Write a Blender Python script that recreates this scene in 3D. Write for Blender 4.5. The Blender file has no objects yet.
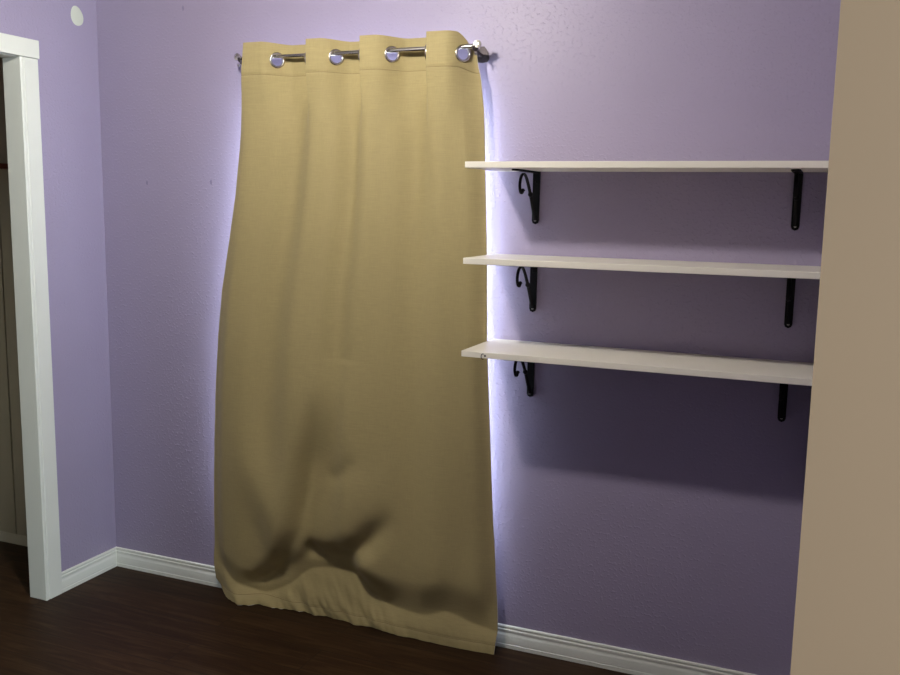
import bpy, bmesh, math, random
from mathutils import Vector, Matrix, noise
random.seed(4)
SC = bpy.context.scene
COL = SC.collection
PI = math.pi

# ------------------------------------------------------------------ helpers
def smooth(a, b, x):
    if a == b: return float(x >= b)
    t = max(0.0, min(1.0, (x - a) / (b - a)))
    return t * t * (3 - 2 * t)

def lerp(a, b, t): return a + (b - a) * t

def table(pts, x):
    """piecewise interpolation with smooth joints"""
    if x <= pts[0][0]: return pts[0][1]
    if x >= pts[-1][0]: return pts[-1][1]
    for (x0, y0), (x1, y1) in zip(pts, pts[1:]):
        if x <= x1:
            return y0 + (y1 - y0) * (x - x0) / (x1 - x0)

def box(bm, lo, hi, mi=0, skip=()):
    v = [bm.verts.new((x, y, z)) for z in (lo[2], hi[2]) for y in (lo[1], hi[1]) for x in (lo[0], hi[0])]
    fs = [(0, 2, 3, 1), (4, 5, 7, 6), (0, 1, 5, 4), (2, 6, 7, 3), (0, 4, 6, 2), (1, 3, 7, 5)]
    out = []
    for k, f in enumerate(fs):
        if k in skip: continue
        fc = bm.faces.new([v[i] for i in f]); fc.material_index = mi; out.append(fc)
    return out

def prism(bm, prof, frame, length):
    """prof: list of (u,v); frame(u,v,w) -> point; extruded along w 0..length"""
    n = len(prof)
    a = [bm.verts.new(frame(u, v, 0.0)) for u, v in prof]
    b = [bm.verts.new(frame(u, v, length)) for u, v in prof]
    for i in range(n):
        bm.faces.new((a[i], a[(i + 1) % n], b[(i + 1) % n], b[i]))
    bm.faces.new(a[::-1]); bm.faces.new(b)

def tube(bm, pts, r, seg=10, flat=(1.0, 1.0), side=None, caps=True):
    """sweep an elliptic section along pts; r scalar or list; side = fixed side vector"""
    P = [Vector(p) for p in pts]
    n = len(P)
    R = r if isinstance(r, (list, tuple)) else [r] * n
    rings = []
    prev = None
    for i in range(n):
        t = (P[min(i + 1, n - 1)] - P[max(i - 1, 0)]).normalized()
        if side is not None: s = Vector(side)
        elif prev is not None: s = prev
        else: s = Vector((0, 0, 1)) if abs(t.z) < .9 else Vector((1, 0, 0))
        s = (s - t * s.dot(t)).normalized(); prev = s
        u = t.cross(s)
        rings.append([bm.verts.new(P[i] + (s * math.cos(2 * PI * k / seg) * flat[0] + u * math.sin(2 * PI * k / seg) * flat[1]) * R[i]) for k in range(seg)])
    for a, b in zip(rings, rings[1:]):
        for k in range(seg):
            bm.faces.new((a[k], a[(k + 1) % seg], b[(k + 1) % seg], b[k]))
    if caps:
        bm.faces.new(rings[0][::-1]); bm.faces.new(rings[-1])

def lathe(bm, prof, M, seg=24):
    """prof: (r, h) revolved around local z, mapped with M"""
    rings = []
    for r, h in prof:
        if r < 1e-6:
            rings.append([bm.verts.new(M @ Vector((0, 0, h)))])
        else:
            rings.append([bm.verts.new(M @ Vector((r * math.cos(2 * PI * k / seg), r * math.sin(2 * PI * k / seg), h))) for k in range(seg)])
    for a, b in zip(rings, rings[1:]):
        for k in range(seg):
            l = (k + 1) % seg
            if len(a) == 1 and len(b) == 1: continue
            if len(a) == 1: bm.faces.new((a[0], b[l], b[k]))
            elif len(b) == 1: bm.faces.new((a[k], a[l], b[0]))
            else: bm.faces.new((a[k], a[l], b[l], b[k]))

def aim(loc, normal):
    q = Vector(normal).normalized().to_track_quat('Z', 'Y')
    return Matrix.Translation(loc) @ q.to_matrix().to_4x4()

def obj(name, bm, mats, parent=None, shade=None, bevel=None, recalc=True):
    if recalc: bmesh.ops.recalc_face_normals(bm, faces=bm.faces)
    me = bpy.data.meshes.new(name); bm.to_mesh(me); bm.free()
    for m in (mats if isinstance(mats, (list, tuple)) else [mats]): me.materials.append(m)
    o = bpy.data.objects.new(name, me); COL.objects.link(o)
    if shade == 'smooth': me.shade_smooth()
    elif shade is not None:
        me.shade_smooth()
        me.set_sharp_from_angle(angle=math.radians(shade))
    if bevel:
        b = o.modifiers.new('edge', 'BEVEL'); b.width = bevel; b.segments = 2; b.limit_method = 'ANGLE'; b.angle_limit = math.radians(50)
    if parent is not None:
        o.parent = parent
        o.matrix_parent_inverse = parent_inv(parent)
    return o

def parent_inv(p):
    M = Matrix.Translation(p.location)
    return M.inverted()

def thing(name, label, cat, loc=(0, 0, 0), group=None):
    o = bpy.data.objects.new(name, None); COL.objects.link(o)
    o.location = loc; o.empty_display_size = .05
    o['label'] = label; o['category'] = cat
    if group: o['group'] = group
    return o

def struct(o, label, cat):
    o['kind'] = 'structure'; o['label'] = label; o['category'] = cat
    return o

# ------------------------------------------------------------------ materials
class NT:
    def __init__(s, name):
        s.m = bpy.data.materials.new(name); s.m.use_nodes = True
        s.t = s.m.node_tree; s.t.nodes.clear()
        s.out = s.n('ShaderNodeOutputMaterial'); s.b = s.n('ShaderNodeBsdfPrincipled')
        s.l(s.b.outputs[0], s.out.inputs[0])
    def n(s, typ, **kw):
        nd = s.t.nodes.new(typ)
        for k, v in kw.items():
            if k in nd.inputs.keys(): nd.inputs[k].default_value = v
            else: setattr(nd, k, v)
        return nd
    def l(s, a, b): s.t.links.new(a, b)
    def p(s, **kw):
        for k, v in kw.items(): s.b.inputs[k].default_value = v
    def coords(s, scale=(1, 1, 1)):
        g = s.n('ShaderNodeNewGeometry'); mp = s.n('ShaderNodeMapping')
        mp.inputs['Scale'].default_value = scale
        s.l(g.outputs['Position'], mp.inputs['Vector']); return mp.outputs[0]
    def noise(s, vec, scale, detail=3, rough=.5):
        nd = s.n('ShaderNodeTexNoise'); nd.inputs['Scale'].default_value = scale
        nd.inputs['Detail'].default_value = detail; nd.inputs['Roughness'].default_value = rough
        s.l(vec, nd.inputs['Vector']); return nd.outputs['Fac']
    def ramp(s, fac, stops):
        r = s.n('ShaderNodeValToRGB'); e = r.color_ramp.elements
        while len(e) < len(stops): e.new(.5)
        for i, (p, c) in enumerate(stops):
            e[i].position = p; e[i].color = (*c, 1) if len(c) == 3 else c
        s.l(fac, r.inputs[0]); return r.outputs[0]
    def mix(s, fac, a, b, typ='MIX'):
        m = s.n('ShaderNodeMix', data_type='RGBA', blend_type=typ)
        for sock, v in ((m.inputs[0], fac), (m.inputs[6], a), (m.inputs[7], b)):
            if isinstance(v, (tuple, list)): sock.default_value = (*v, 1)
            elif isinstance(v, (int, float)): sock.default_value = v
            else: s.l(v, sock)
        return m.outputs[2]
    def math(s, op, a, b=None, c=None):
        m = s.n('ShaderNodeMath', operation=op)
        for i, v in enumerate((a, b, c)):
            if v is None: continue
            if isinstance(v, (int, float)): m.inputs[i].default_value = v
            else: s.l(v, m.inputs[i])
        return m.outputs[0]
    def bump(s, h, strength, dist):
        b = s.n('ShaderNodeBump'); b.inputs['Strength'].default_value = strength; b.inputs['Distance'].default_value = dist
        s.l(h, b.inputs['Height']); s.l(b.outputs[0], s.b.inputs['Normal'])

PURPLE = (.345, .300, .428)
def wall_paint(name, col, tex=True, marks=()):
    w = NT(name); v = w.coords()
    n1 = w.noise(v, 3.0, 2)
    c = w.mix(n1, tuple(x * .96 for x in col), tuple(min(1, x * 1.04) for x in col))
    for (mx, my, mz, r, dark) in marks:           # old nail holes and scuffs in the paint
        g = w.n('ShaderNodeNewGeometry')
        sub = w.n('ShaderNodeVectorMath', operation='SUBTRACT'); w.l(g.outputs['Position'], sub.inputs[0]); sub.inputs[1].default_value = (mx, my, mz)
        sc = w.n('ShaderNodeVectorMath', operation='MULTIPLY'); w.l(sub.outputs[0], sc.inputs[0]); sc.inputs[1].default_value = (1.5, 1, .8)
        ln = w.n('ShaderNodeVectorMath', operation='LENGTH'); w.l(sc.outputs[0], ln.inputs[0])
        dn = w.math('ADD', ln.outputs['Value'], w.math('MULTIPLY', w.math('SUBTRACT', w.noise(v, 160, 2), .5), r * 1.4))
        f = w.math('LESS_THAN', dn, r)
        c = w.mix(w.math('MULTIPLY', f, .6), c, dark)
    w.l(c, w.b.inputs['Base Color'])
    w.p(Roughness=.42)
    w.b.inputs['Specular IOR Level'].default_value = .36
    if tex:
        a = w.noise(v, 100, 2, .45); b = w.noise(v, 260, 2, .5)
        blobs = w.math('MULTIPLY', w.math('SUBTRACT', a, .53), 2.7)
        blobs = w.math('MAXIMUM', blobs, 0.0)
        h = w.math('ADD', w.math('MULTIPLY', blobs, 1.0), w.math('MULTIPLY', b, .16))
        w.bump(h, .62, .0026)
    return w.m

M = {}
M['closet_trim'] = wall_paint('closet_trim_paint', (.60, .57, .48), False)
M['purple'] = wall_paint('lavender_wall_paint', PURPLE, True,
    [(.2275, 0, 1.635, .0065, (.18, .15, .24)), (.5375, 0, 1.641, .0075, (.16, .13, .22)), (.4246, 0, 2.2935, .007, (.2, .17, .28))])
M['beige'] = wall_paint('tan_wall_paint', (.465, .310, .197), False)
M['hall'] = wall_paint('darkened_hall_paint', (.13, .11, .09), False)  # unseen hall walls, coloured dark to cut bounce light in the room
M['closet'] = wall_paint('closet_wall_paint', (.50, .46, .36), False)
M['ceil'] = wall_paint('darkened_ceiling_paint', (.20, .19, .18), True)  # unseen ceiling, colour darkened to hold down the bounced light

def white(name, col, rough):
    w = NT(name); v = w.coords()
    n = w.noise(v, 9, 3)
    w.l(w.mix(n, tuple(c * .95 for c in col), col), w.b.inputs['Base Color']); w.p(Roughness=rough)
    return w.m
M['trim'] = white('white_trim_paint', (.775, .79, .725), .42)
M['shelf'] = white('white_shelf_laminate', (.88, .835, .73), .38)
M['putty'] = white('dried_wall_putty', (.63, .66, .57), .9)
M['lining'] = white('white_blackout_lining', (.85, .86, .88), .8)

def metal(name, col, rough, metallic=1.0):
    w = NT(name); v = w.coords((1, 30, 30))
    n = w.noise(v, 12, 2)
    w.l(w.mix(n, tuple(c * .88 for c in col), col), w.b.inputs['Base Color']); w.p(Roughness=rough, Metallic=metallic)
    return w.m
M['nickel'] = metal('brushed_nickel', (.66, .62, .56), .26)
M['shaded_nickel'] = metal('shaded_bracket_metal', (.10, .085, .09), .62)  # rod bracket nickel with its dark reflections put into the colour
M['steel'] = metal('screw_steel', (.55, .53, .50), .35)
M['black'] = metal('black_powder_coat', (.006, .0055, .0065), .6, 0.0)
M['black'].node_tree.nodes['Principled BSDF'].inputs['Specular IOR Level'].default_value = .14

# linen-look curtain fabric
w = NT('tan_linen_weave'); v = w.coords((22, 22, 620)); v2 = w.coords((520, 520, 26)); v3 = w.coords()
h1 = w.noise(v, 1.0, 3, .6); h2 = w.noise(v2, 1.0, 2, .5)
hh = w.math('ADD', w.math('MULTIPLY', h1, .65), w.math('MULTIPLY', h2, .35))
FAB = (.408, .333, .160)
c = w.ramp(hh, [(.30, tuple(x * .88 for x in FAB)), (.70, tuple(x * 1.10 for x in FAB))])
w.l(c, w.b.inputs['Base Color'])
w.p(Roughness=.72)
w.b.inputs['Specular IOR Level'].default_value = .25
w.b.inputs['Sheen Weight'].default_value = .10
w.bump(hh, .18, .0012)
M['fabric'] = w.m
w = NT('tan_stitching'); w.p(**{'Base Color': (.22, .165, .08, 1), 'Roughness': .9}); M['stitch'] = w.m

# dark plank floor, boards run along x
w = NT('dark_plank_floor')
g = w.n('ShaderNodeNewGeometry')
br = w.n('ShaderNodeTexBrick'); br.offset = .37; br.inputs['Scale'].default_value = 1.0
br.inputs['Brick Width'].default_value = 1.2; br.inputs['Row Height'].default_value = .152
br.inputs['Mortar Size'].default_value = .0016; br.inputs['Mortar Smooth'].default_value = .2; br.inputs['Bias'].default_value = 0
br.inputs['Color1'].default_value = (0, 0, 0, 1); br.inputs['Color2'].default_value = (1, 1, 1, 1); br.inputs['Mortar'].default_value = (.5, .5, .5, 1)
w.l(g.outputs['Position'], br.inputs['Vector'])
# per-board shift of the grain
sep = w.n('ShaderNodeSeparateColor'); w.l(br.outputs['Color'], sep.inputs[0])
cmb = w.n('ShaderNodeCombineXYZ'); w.l(w.math('MULTIPLY', sep.outputs[0], 7.3), cmb.inputs[0]); w.l(w.math('MULTIPLY', sep.outputs[0], 3.1), cmb.inputs[1])
add = w.n('ShaderNodeVectorMath', operation='ADD'); w.l(g.outputs['Position'], add.inputs[0]); w.l(cmb.outputs[0], add.inputs[1])
mp = w.n('ShaderNodeMapping'); mp.inputs['Scale'].default_value = (2.2, 26, 1); w.l(add.outputs[0], mp.inputs['Vector'])
gr = w.n('ShaderNodeTexNoise'); gr.inputs['Scale'].default_value = 1.5; gr.inputs['Detail'].default_value = 7; gr.inputs['Roughness'].default_value = .62; gr.inputs['Distortion'].default_value = .9
w.l(mp.outputs[0], gr.inputs['Vector'])
wood = w.ramp(gr.outputs['Fac'], [(.28, (.016, .007, .0028)), (.5, (.032, .0155, .0066)), (.72, (.062, .034, .017))])
tone = w.mix(sep.outputs[0], (.80, .80, .80), (1.2, 1.17, 1.13))
wood = w.mix(1.0, wood, tone, 'MULTIPLY')
wood = w.mix(br.outputs['Fac'], wood, (.014, .009, .006))
w.l(wood, w.b.inputs['Base Color']); w.p(Roughness=.5)
w.b.inputs['Specular IOR Level'].default_value = .13
w.bump(w.math('SUBTRACT', w.math('MULTIPLY', gr.outputs['Fac'], .3), br.outputs['Fac']), .25, .0012)
M['floor'] = w.m

w = NT('reddish_brown_wood'); v = w.coords((18, 2, 18)); n = w.noise(v, 1.4, 5)
w.l(w.ramp(n, [(.3, (.17, .040, .018)), (.7, (.33, .085, .040))]), w.b.inputs['Base Color']); w.p(Roughness=.5)
M['redwood'] = w.m

w = NT('lit_bulb_glass'); w.p(**{'Base Color': (.9, .9, .9, 1)})
w.b.inputs['Emission Color'].default_value = (1.0, .95, .86, 1); w.b.inputs['Emission Strength'].default_value = 940.0
M['bulb'] = w.m

w = NT('window_glass'); w.t.nodes.remove(w.b)
tr = w.n('ShaderNodeBsdfTransparent'); gl = w.n('ShaderNodeBsdfGlossy'); gl.inputs['Roughness'].default_value = .02
lw = w.n('ShaderNodeLayerWeight'); lw.inputs['Blend'].default_value = .12
mx = w.n('ShaderNodeMixShader'); w.l(lw.outputs['Fresnel'], mx.inputs[0]); w.l(tr.outputs[0], mx.inputs[1]); w.l(gl.outputs[0], mx.inputs[2])
w.l(mx.outputs[0], w.out.inputs[0]); M['glass'] = w.m

# ------------------------------------------------------------------ the room
RX = 2.7605          # plane of the right wall
WE = -1.90          # where the right wall ends in the opening
CEIL = 2.50
HB = .0815
FRONT = -5.0
HALL = 6.2

bm = bmesh.new(); box(bm, (-1.1, FRONT - .1, -.06), (HALL + .1, .16, 0))
struct(obj('floor', bm, M['floor']), 'dark brown wood plank floor', 'floor')
bm = bmesh.new(); box(bm, (-1.1, FRONT - .1, CEIL), (HALL + .1, .16, CEIL + .08))
struct(obj('ceiling', bm, M['ceil']), 'darkened ceiling of the room', 'ceiling')

# back wall with the window opening behind the curtain
WX0, WX1, WZ0, WZ1 = .72, 1.64, .42, 1.93
bm = bmesh.new()
for (x0, x1, z0, z1) in ((0, WX0, 0, CEIL), (WX1, HALL, 0, CEIL), (WX0, WX1, 0, WZ0), (WX0, WX1, WZ1, CEIL)):
    box(bm, (x0, 0, z0), (x1, .13, z1))
struct(obj('wall_back', bm, M['purple']), 'lavender textured back wall behind the curtain and shelves', 'wall')

# left wall with closet opening
JY, LT = -.3999, .085
HEADZ = 2.074
CLO = -1.95         # far side of the closet opening
bm = bmesh.new()
box(bm, (-LT, -.384, 0), (0, 0, CEIL))
box(bm, (-LT, CLO + .016, HEADZ + .012), (0, -.384, CEIL))
box(bm, (-LT, FRONT, 0), (0, CLO - .016, CEIL))
struct(obj('wall_left', bm, M['purple']), 'lavender left wall with the closet opening', 'wall')

# right wall: lavender on the room side, beige on the end that faces the camera and in the hall
bm = bmesh.new()
fs = box(bm, (RX, WE, 0), (RX + .118, 0, CEIL))
fs[2].material_index = 1; fs[5].material_index = 1
struct(obj('wall_right', bm, [M['purple'], M['beige']], recalc=True), 'right wall whose beige end fills the right edge', 'wall')
bm = bmesh.new(); box(bm, (-LT, FRONT - .1, 0), (HALL + .1, FRONT, CEIL))
struct(obj('wall_front', bm, M['hall']), 'darkened wall behind the camera', 'wall')
bm = bmesh.new(); box(bm, (HALL, FRONT, 0), (HALL + .1, .13, CEIL))
struct(obj('wall_hall', bm, M['hall']), 'darkened wall of the hall at far right', 'wall')

# closet shell
bm = bmesh.new()
box(bm, (-1.05, 0, 0), (-.587, .13, CEIL)); box(bm, (-.587, .012, 0), (-.578, .13, CEIL)); box(bm, (-.578, .0, 0), (0, .13, CEIL))
box(bm, (-1.10, -2.4, 0), (-1.0, .0, CEIL))
box(bm, (-1.0, -2.4, 0), (-LT, -2.3, CEIL))
struct(obj('wall_closet', bm, M['closet']), 'dim beige walls inside the closet', 'wall')

# closet shelf and cleat
bm = bmesh.new(); box(bm, (-.995, -2.295, 1.688), (-.42, -.003, 1.708))
o = obj('closet_shelf', bm, M['redwood'], bevel=.002)
o['label'] = 'reddish brown wooden shelf inside the dim closet at left edge'; o['category'] = 'shelf'

# casing and jamb of the closet opening
door = bpy.data.objects.new('door_1', None); COL.objects.link(door); door.location = (0, -.36, 0)
struct(door, 'white trimmed closet opening at the left edge', 'doorway')
bm = bmesh.new()
prof = [(-.3189, 0), (-.3189, .0135), (-.3205, .015), (-.3815, .015), (-.3830, .0125), (-.3850, .0120), (-.3870, .0145), (-.3965, .0145), (-.3999, .0115), (-.3999, 0)]
prism(bm, prof, lambda u, v, z: (v, u, z), HEADZ)
obj('casing', bm, M['trim'], door, shade=25)
bm = bmesh.new()
prof2 = [(2 * (JY + CLO) / 2 - u, v) for u, v in prof]
prism(bm, prof2, lambda u, v, z: (v, u, z), HEADZ)
obj('casing', bm, M['trim'], door, shade=25)
bm = bmesh.new(); box(bm, (0, CLO - .083, HEADZ + .0018), (.0215, -.3175, 2.1415))
obj('head_casing', bm, M['trim'], door, bevel=.0015)
bm = bmesh.new()
box(bm, (-LT + .012, JY, 0), (-.0003, -.384, HEADZ)); box(bm, (-LT + .012, CLO - .016, 0), (-.0003, CLO, HEADZ))
box(bm, (-LT + .012, CLO - .016, HEADZ - .001), (-.0003, -.384, HEADZ + .012))
obj('jamb', bm, M['trim'], door, bevel=.001)

# baseboards
BP = [(0, 0), (.0143, 0), (.0143, .0135), (.0122, .0150), (.0122, .0160), (.0132, .0175), (.0126, .043), (.0112, .049), (.0082, .0545), (.0078, .0575),
      (.0100, .0590), (.0102, .0660), (.0088, .0680), (.0064, .0690), (.0064, .0715), (.0082, .0730), (.0086, .0770), (.0070, .0805), (.0040, HB), (0, HB)]
def baseboard(name, frame, length, label, mat='trim'):
    bm = bmesh.new(); prism(bm, BP, frame, length)
    struct(obj(name, bm, M[mat], shade=30), label, 'baseboard')
baseboard('baseboard_back', lambda t, z, s: (s, -t, z), RX, 'white moulded baseboard along the back wall')
baseboard('baseboard_left', lambda t, z, s: (t, -.3189 + s, z), .3189 - .006, 'short white moulded baseboard on the left wall')
baseboard('baseboard_closet', lambda t, z, s: (-LT - .001 - s, -t * .6, z * .55), .9, 'low pale baseboard inside the closet', 'closet_trim')
baseboard('baseboard_right', lambda t, z, s: (RX - t, WE + s, z), -WE - .0145, 'white moulded baseboard along the right wall')

# putty patch on the left wall
bm = bmesh.new()
ring = []
cy_, cz_ = -.1035, 2.270
for k in range(40):
    a = 2 * PI * k / 40
    rr = 1 + .05 * math.sin(2 * a + .6) + .035 * math.sin(3 * a + 2)
    ring.append((cy_ + .0315 * rr * math.cos(a), cz_ + .0375 * rr * math.sin(a) - .006 * math.cos(a)))
cv = bm.verts.new((.0022, cy_, cz_))
r1 = [bm.verts.new((.0019, lerp(cy_, y, .8), lerp(cz_, z, .8))) for y, z in ring]
r2 = [bm.verts.new((0, y, z)) for y, z in ring]
for k in range(40):
    l = (k + 1) % 40
    bm.faces.new((cv, r1[k], r1[l])); bm.faces.new((r1[k], r2[k], r2[l], r1[l]))
o = obj('putty_patch', bm, M['putty'], bpy.data.objects['wall_left'], shade='smooth')
o['label'] = 'oval patch of bare pale putty'

# window behind the curtain
win = bpy.data.objects.new('window_1', None); COL.objects.link(win); win.location = (1.22, .08, WZ0)
struct(win, 'white framed window hidden behind the tan curtain', 'window')
bm = bmesh.new()
f = .04
box(bm, (WX0, .075, WZ0), (WX0 + f, .125, WZ1)); box(bm, (WX1 - f, .075, WZ0), (WX1, .125, WZ1))
box(bm, (WX0 + f, .075, WZ0), (WX1 - f, .125, WZ0 + f)); box(bm, (WX0 + f, .075, WZ1 - f), (WX1 - f, .125, WZ1))
box(bm, (WX0 + f, .085, 1.08), (WX1 - f, .12, 1.115))
obj('window_frame', bm, M['trim'], win, bevel=.002)
bm = bmesh.new()
box(bm, (WX0 + f, .098, WZ0 + f), (WX1 - f, .102, 1.08)); box(bm, (WX0 + f, .098, 1.115), (WX1 - f, .102, WZ1 - f))
obj('glass', bm, M['glass'], win)

# ------------------------------------------------------------------ shelves and brackets
SX0, SD, ST = 1.7099, .298, .0191
SZ = [1.7027, 1.4074, 1.1147]
where = ['top', 'middle', 'bottom']
shelves = []
for i, z in enumerate(SZ):
    bm = bmesh.new(); box(bm, (SX0, -SD, z - ST), (RX - .004, -.001, z))
    lab = ['white wall shelf, topmost of the three beside the curtain',
           'white wall shelf between the topmost and the lowest shelf',
           'white wall shelf, lowest of the three, with a dark hole in its edge'][i]
    o = obj('wall_shelf', bm, M['shelf'], bevel=.0014)
    o['label'] = lab; o['category'] = 'shelf'; o['group'] = 'white wall shelves'
    shelves.append(o)

# cam fastener left in the front edge of the lowest shelf
bm = bmesh.new()
lathe(bm, [(0, .0006), (.0030, .0006), (.0034, .0)], aim((1.7905, -SD - .0005, 1.1035), (0, -1, 0)), 16)
tube(bm, [(1.7835 + .006 * math.cos(a), -SD - .0008, 1.1010 + .0085 * math.sin(a)) for a in [1.2 + k * .32 for k in range(13)]], .0011, 6)
o = obj('screw_hole', bm, M['black'], shelves[2]); o['label'] = 'dark screw hole with chipped rim'

def make_bracket(label):
    t = thing('shelf_bracket', label, 'bracket', (0, 0, 0), 'black scroll brackets under the shelves')
    # local: x centre 0, wall plane y=0, underside of shelf z=0
    BW, L = .0125, .173
    bm = bmesh.new()
    pr = [(-BW, 0), (BW, 0), (BW * .96, -L + .012), (BW * .7, -L + .004), (0, -L), (-BW * .7, -L + .004), (-BW * .96, -L + .012)]
    prism(bm, pr, lambda u, v, wq: (u, -.0006 - wq, v), .0055)
    obj('wall_bar', bm, M['black'], t, bevel=.001)
    bm = bmesh.new()
    A = .235
    pr = [(-BW, -.006), (BW, -.006), (BW, -A + .01), (BW * .6, -A), (-BW * .6, -A), (-BW, -A + .01)]
    prism(bm, pr, lambda u, v, wq: (u, v, -.0004 - wq), .0050)
    obj('arm', bm, M['black'], t, bevel=.001)
    pts = [(-.007, -.158), (-.022, -.138), (-.040, -.112), (-.058, -.086), (-.075, -.064), (-.095, -.041), (-.117, -.021), (-.138, -.0125), (-.157, -.0155),
           (-.172, -.029), (-.178, -.047), (-.174, -.063), (-.164, -.073), (-.152, -.073), (-.145, -.064)]
    # resample as a smooth curve
    cr = []
    for i in range(len(pts) - 1):
        p0 = pts[max(i - 1, 0)]; p1 = pts[i]; p2 = pts[i + 1]; p3 = pts[min(i + 2, len(pts) - 1)]
        for k in range(4):
            u = k / 4
            cr.append(tuple(.5 * ((2 * p1[j]) + (-p0[j] + p2[j]) * u + (2 * p0[j] - 5 * p1[j] + 4 * p2[j] - p3[j]) * u * u + (-p0[j] + 3 * p1[j] - 3 * p2[j] + p3[j]) * u ** 3) for j in (0, 1)))
    cr.append(pts[-1])
    n = len(cr)
    rad = [.0062 - .0018 * i / n + (.0035 if i == n - 1 else 0) for i in range(n)]
    bm = bmesh.new()
    tube(bm, [(0, y, z) for y, z in cr], rad, 10, (1.0, .62), side=(1, 0, 0))
    # leaf knot half way up and the ball at the curl's end
    lathe(bm, [(0, -.013), (.0055, -.008), (.0085, 0), (.0055, .008), (0, .013)], aim((0, -.066, -.0755), (0, -.6, .8)), 12)
    lathe(bm, [(0, -.006), (.0045, -.0045), (.0062, 0), (.0045, .0045), (0, .006)], aim((0, -.146, -.064), (1, 0, 0)), 12)
    obj('scroll', bm, M['black'], t, shade=40)
    for zz in (-L + .013, -.035):
        bm = bmesh.new()
        lathe(bm, [(.0042, -.0008), (.0042, .0006), (.0030, .0020), (0, .0024)], aim((0, -.0062, zz), (0, -1, 0)), 14)
        s = obj('screw', bm, M['steel'] if zz < -.1 else M['black'], t, shade=40)
        if zz < -.1: s['label'] = 'small grey screw head'
    return t

def dup(root, loc, label):
    r = root.copy(); COL.objects.link(r); r.location = loc; r['label'] = label
    for ch in list(root.children):
        c = ch.copy(); COL.objects.link(c); c.parent = r
    return r

BXL, BXR = 1.8496, 2.6628
blabels = [['black scroll bracket under the topmost shelf, at the curtain end', 'black bracket under the topmost shelf, beside the beige wall end'],
           ['black scroll bracket under the middle shelf, at the curtain end', 'black bracket under the middle shelf, beside the beige wall end'],
           ['black scroll bracket under the lowest shelf, at the curtain end', 'black bracket under the lowest shelf, beside the beige wall end']]
proto = None
for i, z in enumerate(SZ):
    for j, bx in enumerate((BXL, BXR)):
        loc = (bx, 0, z - ST)
        if proto is None:
            proto = make_bracket(blabels[i][j]); proto.location = loc
        else: dup(proto, loc, blabels[i][j])

# ------------------------------------------------------------------ curtain rod
RY, RZ, RR = -.085, 2.081, .0080
rod = thing('curtain_rod', 'brushed nickel curtain rod through the tan curtain, on two wall brackets', 'curtain rod', (1.2, RY, RZ))
bm = bmesh.new()
lathe(bm, [(0, 0), (RR, 0), (RR, .56), (0, .56)], aim((1.105, RY, RZ), (1, 0, 0)), 20)
obj('rod_tube', bm, M['nickel'], rod, shade=40)
bm = bmesh.new()
lathe(bm, [(0, 0), (RR * .84, 0), (RR * .84, .37), (0, .37)], aim((.742, RY, RZ), (1, 0, 0)), 20)
o = obj('inner_tube', bm, M['nickel'], rod, shade=40)
for sx, x in ((1, 1.660), (-1, .738)):
    bm = bmesh.new()
    # domed cap with a dimple, turned a little towards the room
    lathe(bm, [(RR * .6, -.010), (.0090, -.008), (.0108, -.002), (.0128, .000), (.0132, .004), (.0122, .0075), (.0040, .0088), (.0034, .0060), (0, .0055)], aim((x + sx * .004, RY - .004, RZ + .005), (sx * .12, -1, .08)), 22)
    obj('end_cap', bm, M['nickel'], rod, shade=40)
    bm = bmesh.new()
    bx = x - sx * .006
    # wall plate, arm, cup
    pr = [(-.020, .004), (-.006, .022), (.006, .022), (.020, .004), (.024, -.018), (.017, -.028), (0, -.031), (-.017, -.028), (-.024, -.018)]
    prism(bm, pr, lambda u, v, q: (bx - sx * .006 + u, -.0005 - q, RZ - .010 + v), .004)
    tube(bm, [(bx - sx * .006, -.002, RZ - .018), (bx, -.045, RZ - .018), (bx, -.070, RZ - .017), (bx, RY, RZ - .0150)], .0050, 10)
    tube(bm, [(bx, RY + .0125 * math.sin(a), RZ - .0125 * math.cos(a)) for a in [-1.7 + k * .2 for k in range(18)]], .0030, 8, (2.0, 1.0), side=(1, 0, 0))
    b = obj('bracket', bm, M['shaded_nickel'], rod, shade=35)
    bm = bmesh.new()
    lathe(bm, [(.0022, -.010), (.0022, .002), (.0046, .002), (.0050, .006), (0, .0075)], aim((bx + sx * .004, RY - .004, RZ - .023), (0.3 * sx, -.8, -.5)), 14)
    obj('set_screw', bm, M['steel'], b, shade=40)

# ------------------------------------------------------------------ curtain
LE = [(0.0, 0.635), (0.014, 0.6), (0.055, 0.5563), (0.13, 0.5483), (0.38, 0.5495), (0.629, 0.5593), (0.854, 0.5735), (1.047, 0.5955), (1.233, 0.6283), (1.417, 0.6745), (1.592, 0.7144), (1.763, 0.7395), (1.933, 0.7560), (2.036, 0.766), (2.125, 0.775), (2.135, 0.775)]
RE = [(0.0, 1.7700), (0.084, 1.7742), (0.19, 1.7655), (0.336, 1.7535), (0.48, 1.7410), (0.624, 1.7324), (0.803, 1.7236), (0.943, 1.7156), (1.116, 1.7068), (1.388, 1.7009), (1.588, 1.6923), (1.752, 1.6843), (1.881, 1.6779), (1.978, 1.666), (2.043, 1.655), (2.135, 1.645)]
HX0, HX1 = .760, 1.660
VIS = [.898, 1.138, 1.353, 1.611]                 # grommets that face the camera
HID = [.752, 1.026, 1.237, 1.484]                 # fabric coming back to the front
CROSS = sorted(VIS + HID) + [1.70]
def phase(x):
    if x <= CROSS[0]: return 0.0
    for k, (a, b) in enumerate(zip(CROSS, CROSS[1:])):
        if x <= b: return (k + (x - a) / (b - a)) * PI
    return (len(CROSS) - 1) * PI
def p_head(x):
    """-1 = lobe in front of the rod, +1 = behind"""
    v = 1.0
    for h in HID: v -= 2 * smooth(h - .011, h + .011, x)
    for g in VIS: v += 2 * smooth(g - .050, g + .050, x)
    return v
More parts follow.
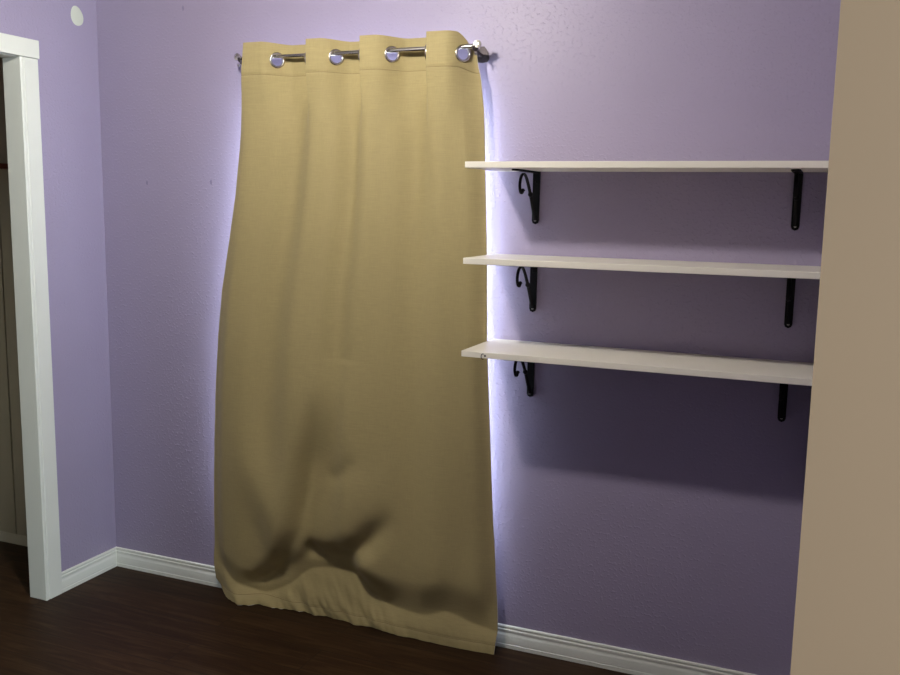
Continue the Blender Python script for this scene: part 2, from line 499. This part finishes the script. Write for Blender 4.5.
def bow(pl, x, z):
    """nearest point on polyline: (signed distance, 0..1 along)"""
    best = None; L = 0; tot = sum(math.dist(a, b) for a, b in zip(pl, pl[1:]))
    for a, b in zip(pl, pl[1:]):
        dx, dz = b[0] - a[0], b[1] - a[1]; ln = math.hypot(dx, dz)
        t = max(0, min(1, ((x - a[0]) * dx + (z - a[1]) * dz) / (ln * ln)))
        px, pz = a[0] + dx * t, a[1] + dz * t
        d = math.hypot(x - px, z - pz); s = ((x - a[0]) * dz - (z - a[1]) * dx)
        if best is None or d < best[0]: best = (d, 1 if s < 0 else -1, (L + t * ln) / tot)
        L += ln
    return best[0] * best[1], best[2]
def groove(pl, x, z, H, wd, taper=(0, .35, .75, 1.0), right=1.0):
    """valley pressed into the cloth along a line"""
    d, t = bow(pl, x, z)
    k = smooth(taper[0], taper[1], t) * (1 - smooth(taper[2], taper[3], t))
    if d > 0: wd = wd * right
    return H * k * math.exp(-(d / wd) ** 2)
def blob(x, z, cx, cz, rx, rz, H, tilt=0.0):
    dx, dz = x - cx, z - cz
    dx += dz * tilt
    return H * math.exp(-(dx / rx) ** 2 - (dz / rz) ** 2)
G1 = [(1.075, .92), (1.050, .75), (1.025, .60), (1.003, .46), (.975, .33), (.930, .235), (.865, .145), (.790, .085), (.70, .05)]
G2 = [(1.37, .50), (1.33, .41), (1.27, .335), (1.19, .275), (1.11, .245), (1.03, .25), (.97, .27)]
G3 = [(1.24, .68), (1.20, .61), (1.14, .57), (1.07, .56)]
ZT = [(.58, .13), (.66, .075), (.80, .034), (.90, .085), (.985, .165), (1.06, .185), (1.182, .190), (1.266, .122), (1.349, .096), (1.49, .086), (1.588, .125), (1.684, .090), (1.80, .075)]
YT = [(.58, -.045), (.68, -.080), (.80, -.040), (.95, -.030), (1.20, -.032), (1.32, -.050), (1.45, -.070), (1.60, -.072), (1.72, -.058), (1.80, -.062)]
YH = [(.58, -.040), (.62, -.075), (.69, -.122), (.82, -.086), (.95, -.072), (1.08, -.068), (1.15, -.075), (1.28, -.078), (1.40, -.092), (1.58, -.094), (1.70, -.090), (1.80, -.078)]

def soft(tb, x):   # smoothed table
    return (table(tb, x - .03) + table(tb, x - .015) + 2 * table(tb, x) + table(tb, x + .015) + table(tb, x + .03)) / 6

AMP = [(0, .004), (.5, .010), (.9, .014), (1.3, .017), (1.7, .022), (1.95, .027), (2.03, .033), (2.2, .033)]
def curtain_point(a, z):
    hx = HX0 + (HX1 - HX0) * a
    x = lerp(table(LE, z), table(RE, z), a)
    wh = smooth(1.80, 2.03, z)
    xh = hx + (table(LE, z) - HX0) * (1 - smooth(0, .10, a)) + (table(RE, z) - HX1) * smooth(.95, 1, a)
    x = lerp(x, xh, smooth(1.60, 2.03, z))
    ph = phase(hx)
    soft_fold = -math.sin(ph) - .25 * math.sin(2 * ph + .7) * (1 - wh)
    amp = table(AMP, z)
    y = RY + amp * lerp(soft_fold, p_head(hx), wh)
    # long drape waves that grow towards the floor
    lw = 1 - smooth(.3, 1.7, z)
    y += lw * .008 * math.sin(9.0 * hx + 1.3 * z + .4) + lw * .005 * math.sin(23 * hx - 2.0 * z)
    y += .0035 * noise.noise(Vector((hx * 7, z * 1.6, 3.1))) * (1 - wh)
    eg = min(1.0, smooth(.82, 1, a) + 1 - smooth(0, .14, a))
    y += lerp(-.022, .020, eg) * (1 - smooth(.2, 1.75, z))
    if z < 1.0:
        y += groove(G1, x, z, .066, .040, (0, .36, .88, 1.0), 3.0)
        y += groove(G2, x, z, .040, .042, (0, .40, .9, 1.0))
        y += groove([(1.06, .27), (1.00, .215), (.94, .165), (.88, .11), (.83, .07)], x, z, .026, .045, (0, .2, .7, 1.0), 1.6)
        ztb = table(ZT, x)
        y -= .004 * math.exp(-((z - ztb - .17) / .085) ** 2) * smooth(.66, .80, x)
        y += groove(G3, x, z, .009, .030)
        y -= blob(x, z, .845, .44, .085, .20, .036, .30)
        y -= blob(x, z, 1.15, .66, .09, .24, .026, -.05)
        y -= blob(x, z, 1.17, .42, .12, .15, .022, -.5)
        y -= blob(x, z, 1.50, .28, .07, .26, .014)
        y -= blob(x, z, 1.70, .24, .05, .14, .012)
    # side edges curl to the wall below the rod
    y += .028 * (1 - smooth(.0, .07, a)) * (1 - smooth(.9, 1.7, z))
    y += .012 * smooth(.955, 1.0, a) * (1 - smooth(.6, 1.9, z))
    if y > -.055: y = -.055 + .031 * math.tanh((y + .055) / .031)
    # tuck above the hem and the hem flaring out on the floor
    zt = soft(ZT, x); yt = soft(YT, x); yh = soft(YH, x)
    rise = .10 + .04 * smooth(.95, 1.1, x)
    if z < zt + rise:
        kw = 1 - .75 * smooth(1.2, 1.5, x)
        wr = kw * (.014 * noise.noise(Vector((x * 16 + z * 9, z * 10, 8))) + .006 * noise.noise(Vector((x * 40 + z * 22, z * 18, 1))))
        if z <= zt:
            t = z / zt
            y = lerp(yh + wr * .6 + .006 * math.sin(40 * x) * smooth(.8, 1.0, 1.9 - x) * (x < 1.4), yt, t ** 1.15)
            y += wr * (1 - t) * .6 - .004 * math.sin(PI * t)
        else:
            k = smooth(0, 1, (z - zt) / rise)
            y = lerp(yt, y, k ** .8)
        # stitched hem line
        y += .0016 * math.exp(-((z - .034) / .004) ** 2)
    y += .0018 * math.exp(-((z - 2.018) / .0035) ** 2)
    # header sags a little behind the rod and at the free edge
    zz = z
    if z > 1.95:
        kz = smooth(1.95, 2.13, z)
        zz -= kz * .0065 * (.5 + .5 * p_head(hx))
        zz -= kz * .050 * smooth(1.592, 1.652, hx)
    if z < .004: zz = .0022 + .004 * max(0, noise.noise(Vector((x * 14, 0, 5))))
    return Vector((x, y, zz))

NC = 430
rows = []
z = 2.130
while z > 1.985: rows.append(z); z -= .0035
while z > .30: rows.append(z); z -= .0085
while z > .004: rows.append(z); z -= .0045
rows.append(.002)
P = [[curtain_point(i / NC, zz) for i in range(NC + 1)] for zz in rows]
GZ = 2.071
gcent = []
for g in VIS + HID[1:]:
    a = (g - HX0) / (HX1 - HX0)
    c = curtain_point(a, GZ); c2 = curtain_point(a + .006, GZ); c1 = curtain_point(a - .006, GZ)
    tx = (c2 - c1).normalized(); nrm = tx.cross(Vector((0, 0, 1))).normalized()
    gcent.append((c, nrm, g in VIS))
curtain = thing('curtain', 'tan grommet curtain panel hanging to the floor from the nickel rod', 'curtain', (1.2, RY, 0))
def sheet(off, name, mat, lo_row=0):
    bm = bmesh.new()
    n = len(rows)
    V = [[None] * (NC + 1) for _ in range(n)]
    for r in range(n):
        for i in range(NC + 1):
            p = P[r][i]
            if off:
                d1 = P[r][min(i + 1, NC)] - P[r][max(i - 1, 0)]; d2 = P[max(r - 1, 0)][i] - P[min(r + 1, n - 1)][i]
                nn = d1.cross(d2)
                nn.normalize()
                if nn.y > 0: nn = -nn
                p = p - nn * off
                if p.y > -.018 and p.z < .1: p = Vector((p.x, -.018, p.z))
            V[r][i] = bm.verts.new(p)
    for r in range(n - 1):
        zc = rows[r]
        for i in range(NC):
            if zc > 2.03 and zc < 2.11:
                m = (P[r][i] + P[r + 1][i + 1]) / 2
                if any((m - c).length < .0215 for c, _, _ in gcent): continue
            bm.faces.new((V[r][i], V[r + 1][i], V[r + 1][i + 1], V[r][i + 1]))
    return obj(name, bm, mat, curtain, shade='smooth', recalc=False)
sheet(0, 'fabric_panel', M['fabric'])
o = sheet(.0030, 'lining', M['lining']); o['label'] = 'white blackout backing on the window side'
for c, nrm, vis in gcent:
    bm = bmesh.new()
    lathe(bm, [(.0195, .0010), (.0198, .0042), (.0220, .0058), (.0260, .0050), (.0282, .0020), (.0282, -.0040), (.0260, -.0070), (.0220, -.0078), (.0198, -.0062), (.0195, .0010)], aim(c, nrm if nrm.y < 0 else -nrm), 30)
    obj('grommet', bm, M['nickel'], curtain, shade=50)
# stitching of the header and of the hem
for zz, nm in ((2.018, 'header_stitching'), (.034, 'hem_stitching')):
    bm = bmesh.new()
    pts = []
    for i in range(0, NC + 1):
        p = curtain_point(i / NC, zz); pts.append((p.x, p.y - .0002, p.z))
    tube(bm, pts, .0009, 5, side=(0, 0, 1))
    obj(nm, bm, M['stitch'], curtain)

# ------------------------------------------------------------------ lights
lamp = thing('ceiling_light', 'bare round bulb on a white ceiling plate above the room', 'ceiling light', (1.335, -1.225, CEIL))
bm = bmesh.new()
lathe(bm, [(0, 0), (.07, 0), (.07, -.008), (.05, -.018), (.024, -.020), (.024, -.030), (0, -.030)], Matrix.Translation((1.335, -1.225, CEIL)), 28)
obj('ceiling_plate', bm, M['trim'], lamp, shade=40)
bm = bmesh.new()
bmesh.ops.create_uvsphere(bm, u_segments=24, v_segments=14, radius=.045, matrix=Matrix.Translation((1.335, -1.225, 2.425)))
obj('bulb', bm, M['bulb'], lamp, shade='smooth')

def light(name, typ, loc, energy, col, **kw):
    d = bpy.data.lights.new(name, typ); d.energy = energy; d.color = col
    for k, v in kw.items(): setattr(d, k, v)
    o = bpy.data.objects.new(name, d); COL.objects.link(o); o.location = loc
    return o
# daylight outside the window
o = light('window_daylight', 'AREA', (1.18, .45, 1.15), 135, (.80, .90, 1.0), shape='RECTANGLE', size=1.3, size_y=1.8)
o.rotation_euler = (-PI / 2, 0, 0)
# added unseen cool fill in the hall for the left wall and beige end
light('hall_fill', 'POINT', (5.5, -3.92, 2.1), 500, (.76, .91, 1.0), shadow_soft_size=.25)

wd = bpy.data.worlds.new('sky'); SC.world = wd; wd.use_nodes = True
bg = wd.node_tree.nodes['Background']; bg.inputs[0].default_value = (.55, .70, 1.0, 1); bg.inputs[1].default_value = 1.0

# ------------------------------------------------------------------ camera
yaw, pitch, roll, f_px = .3923, .1445, .0171, 916.0
fw = Vector((-math.sin(yaw) * math.cos(pitch), math.cos(yaw) * math.cos(pitch), -math.sin(pitch)))
rt = Vector((math.cos(yaw), math.sin(yaw), 0)); up = rt.cross(fw)
R_ = math.cos(roll) * rt + math.sin(roll) * up; U_ = math.cos(roll) * up - math.sin(roll) * rt
cd = bpy.data.cameras.new('camera'); cam = bpy.data.objects.new('camera', cd); COL.objects.link(cam)
cd.sensor_width = 36; cd.sensor_fit = 'HORIZONTAL'; cd.lens = f_px * 36 / 900; cd.clip_start = .02
cam.matrix_world = Matrix(((R_.x, U_.x, -fw.x, 2.7704), (R_.y, U_.y, -fw.y, -2.956), (R_.z, U_.z, -fw.z, 1.572), (0, 0, 0, 1)))
SC.camera = cam
vs = SC.view_settings
SC.display_settings.display_device = 'sRGB'
vs.view_transform = 'Standard'; vs.look = 'None'; vs.exposure = 0.0; vs.gamma = 1.0; vs.use_curve_mapping = False
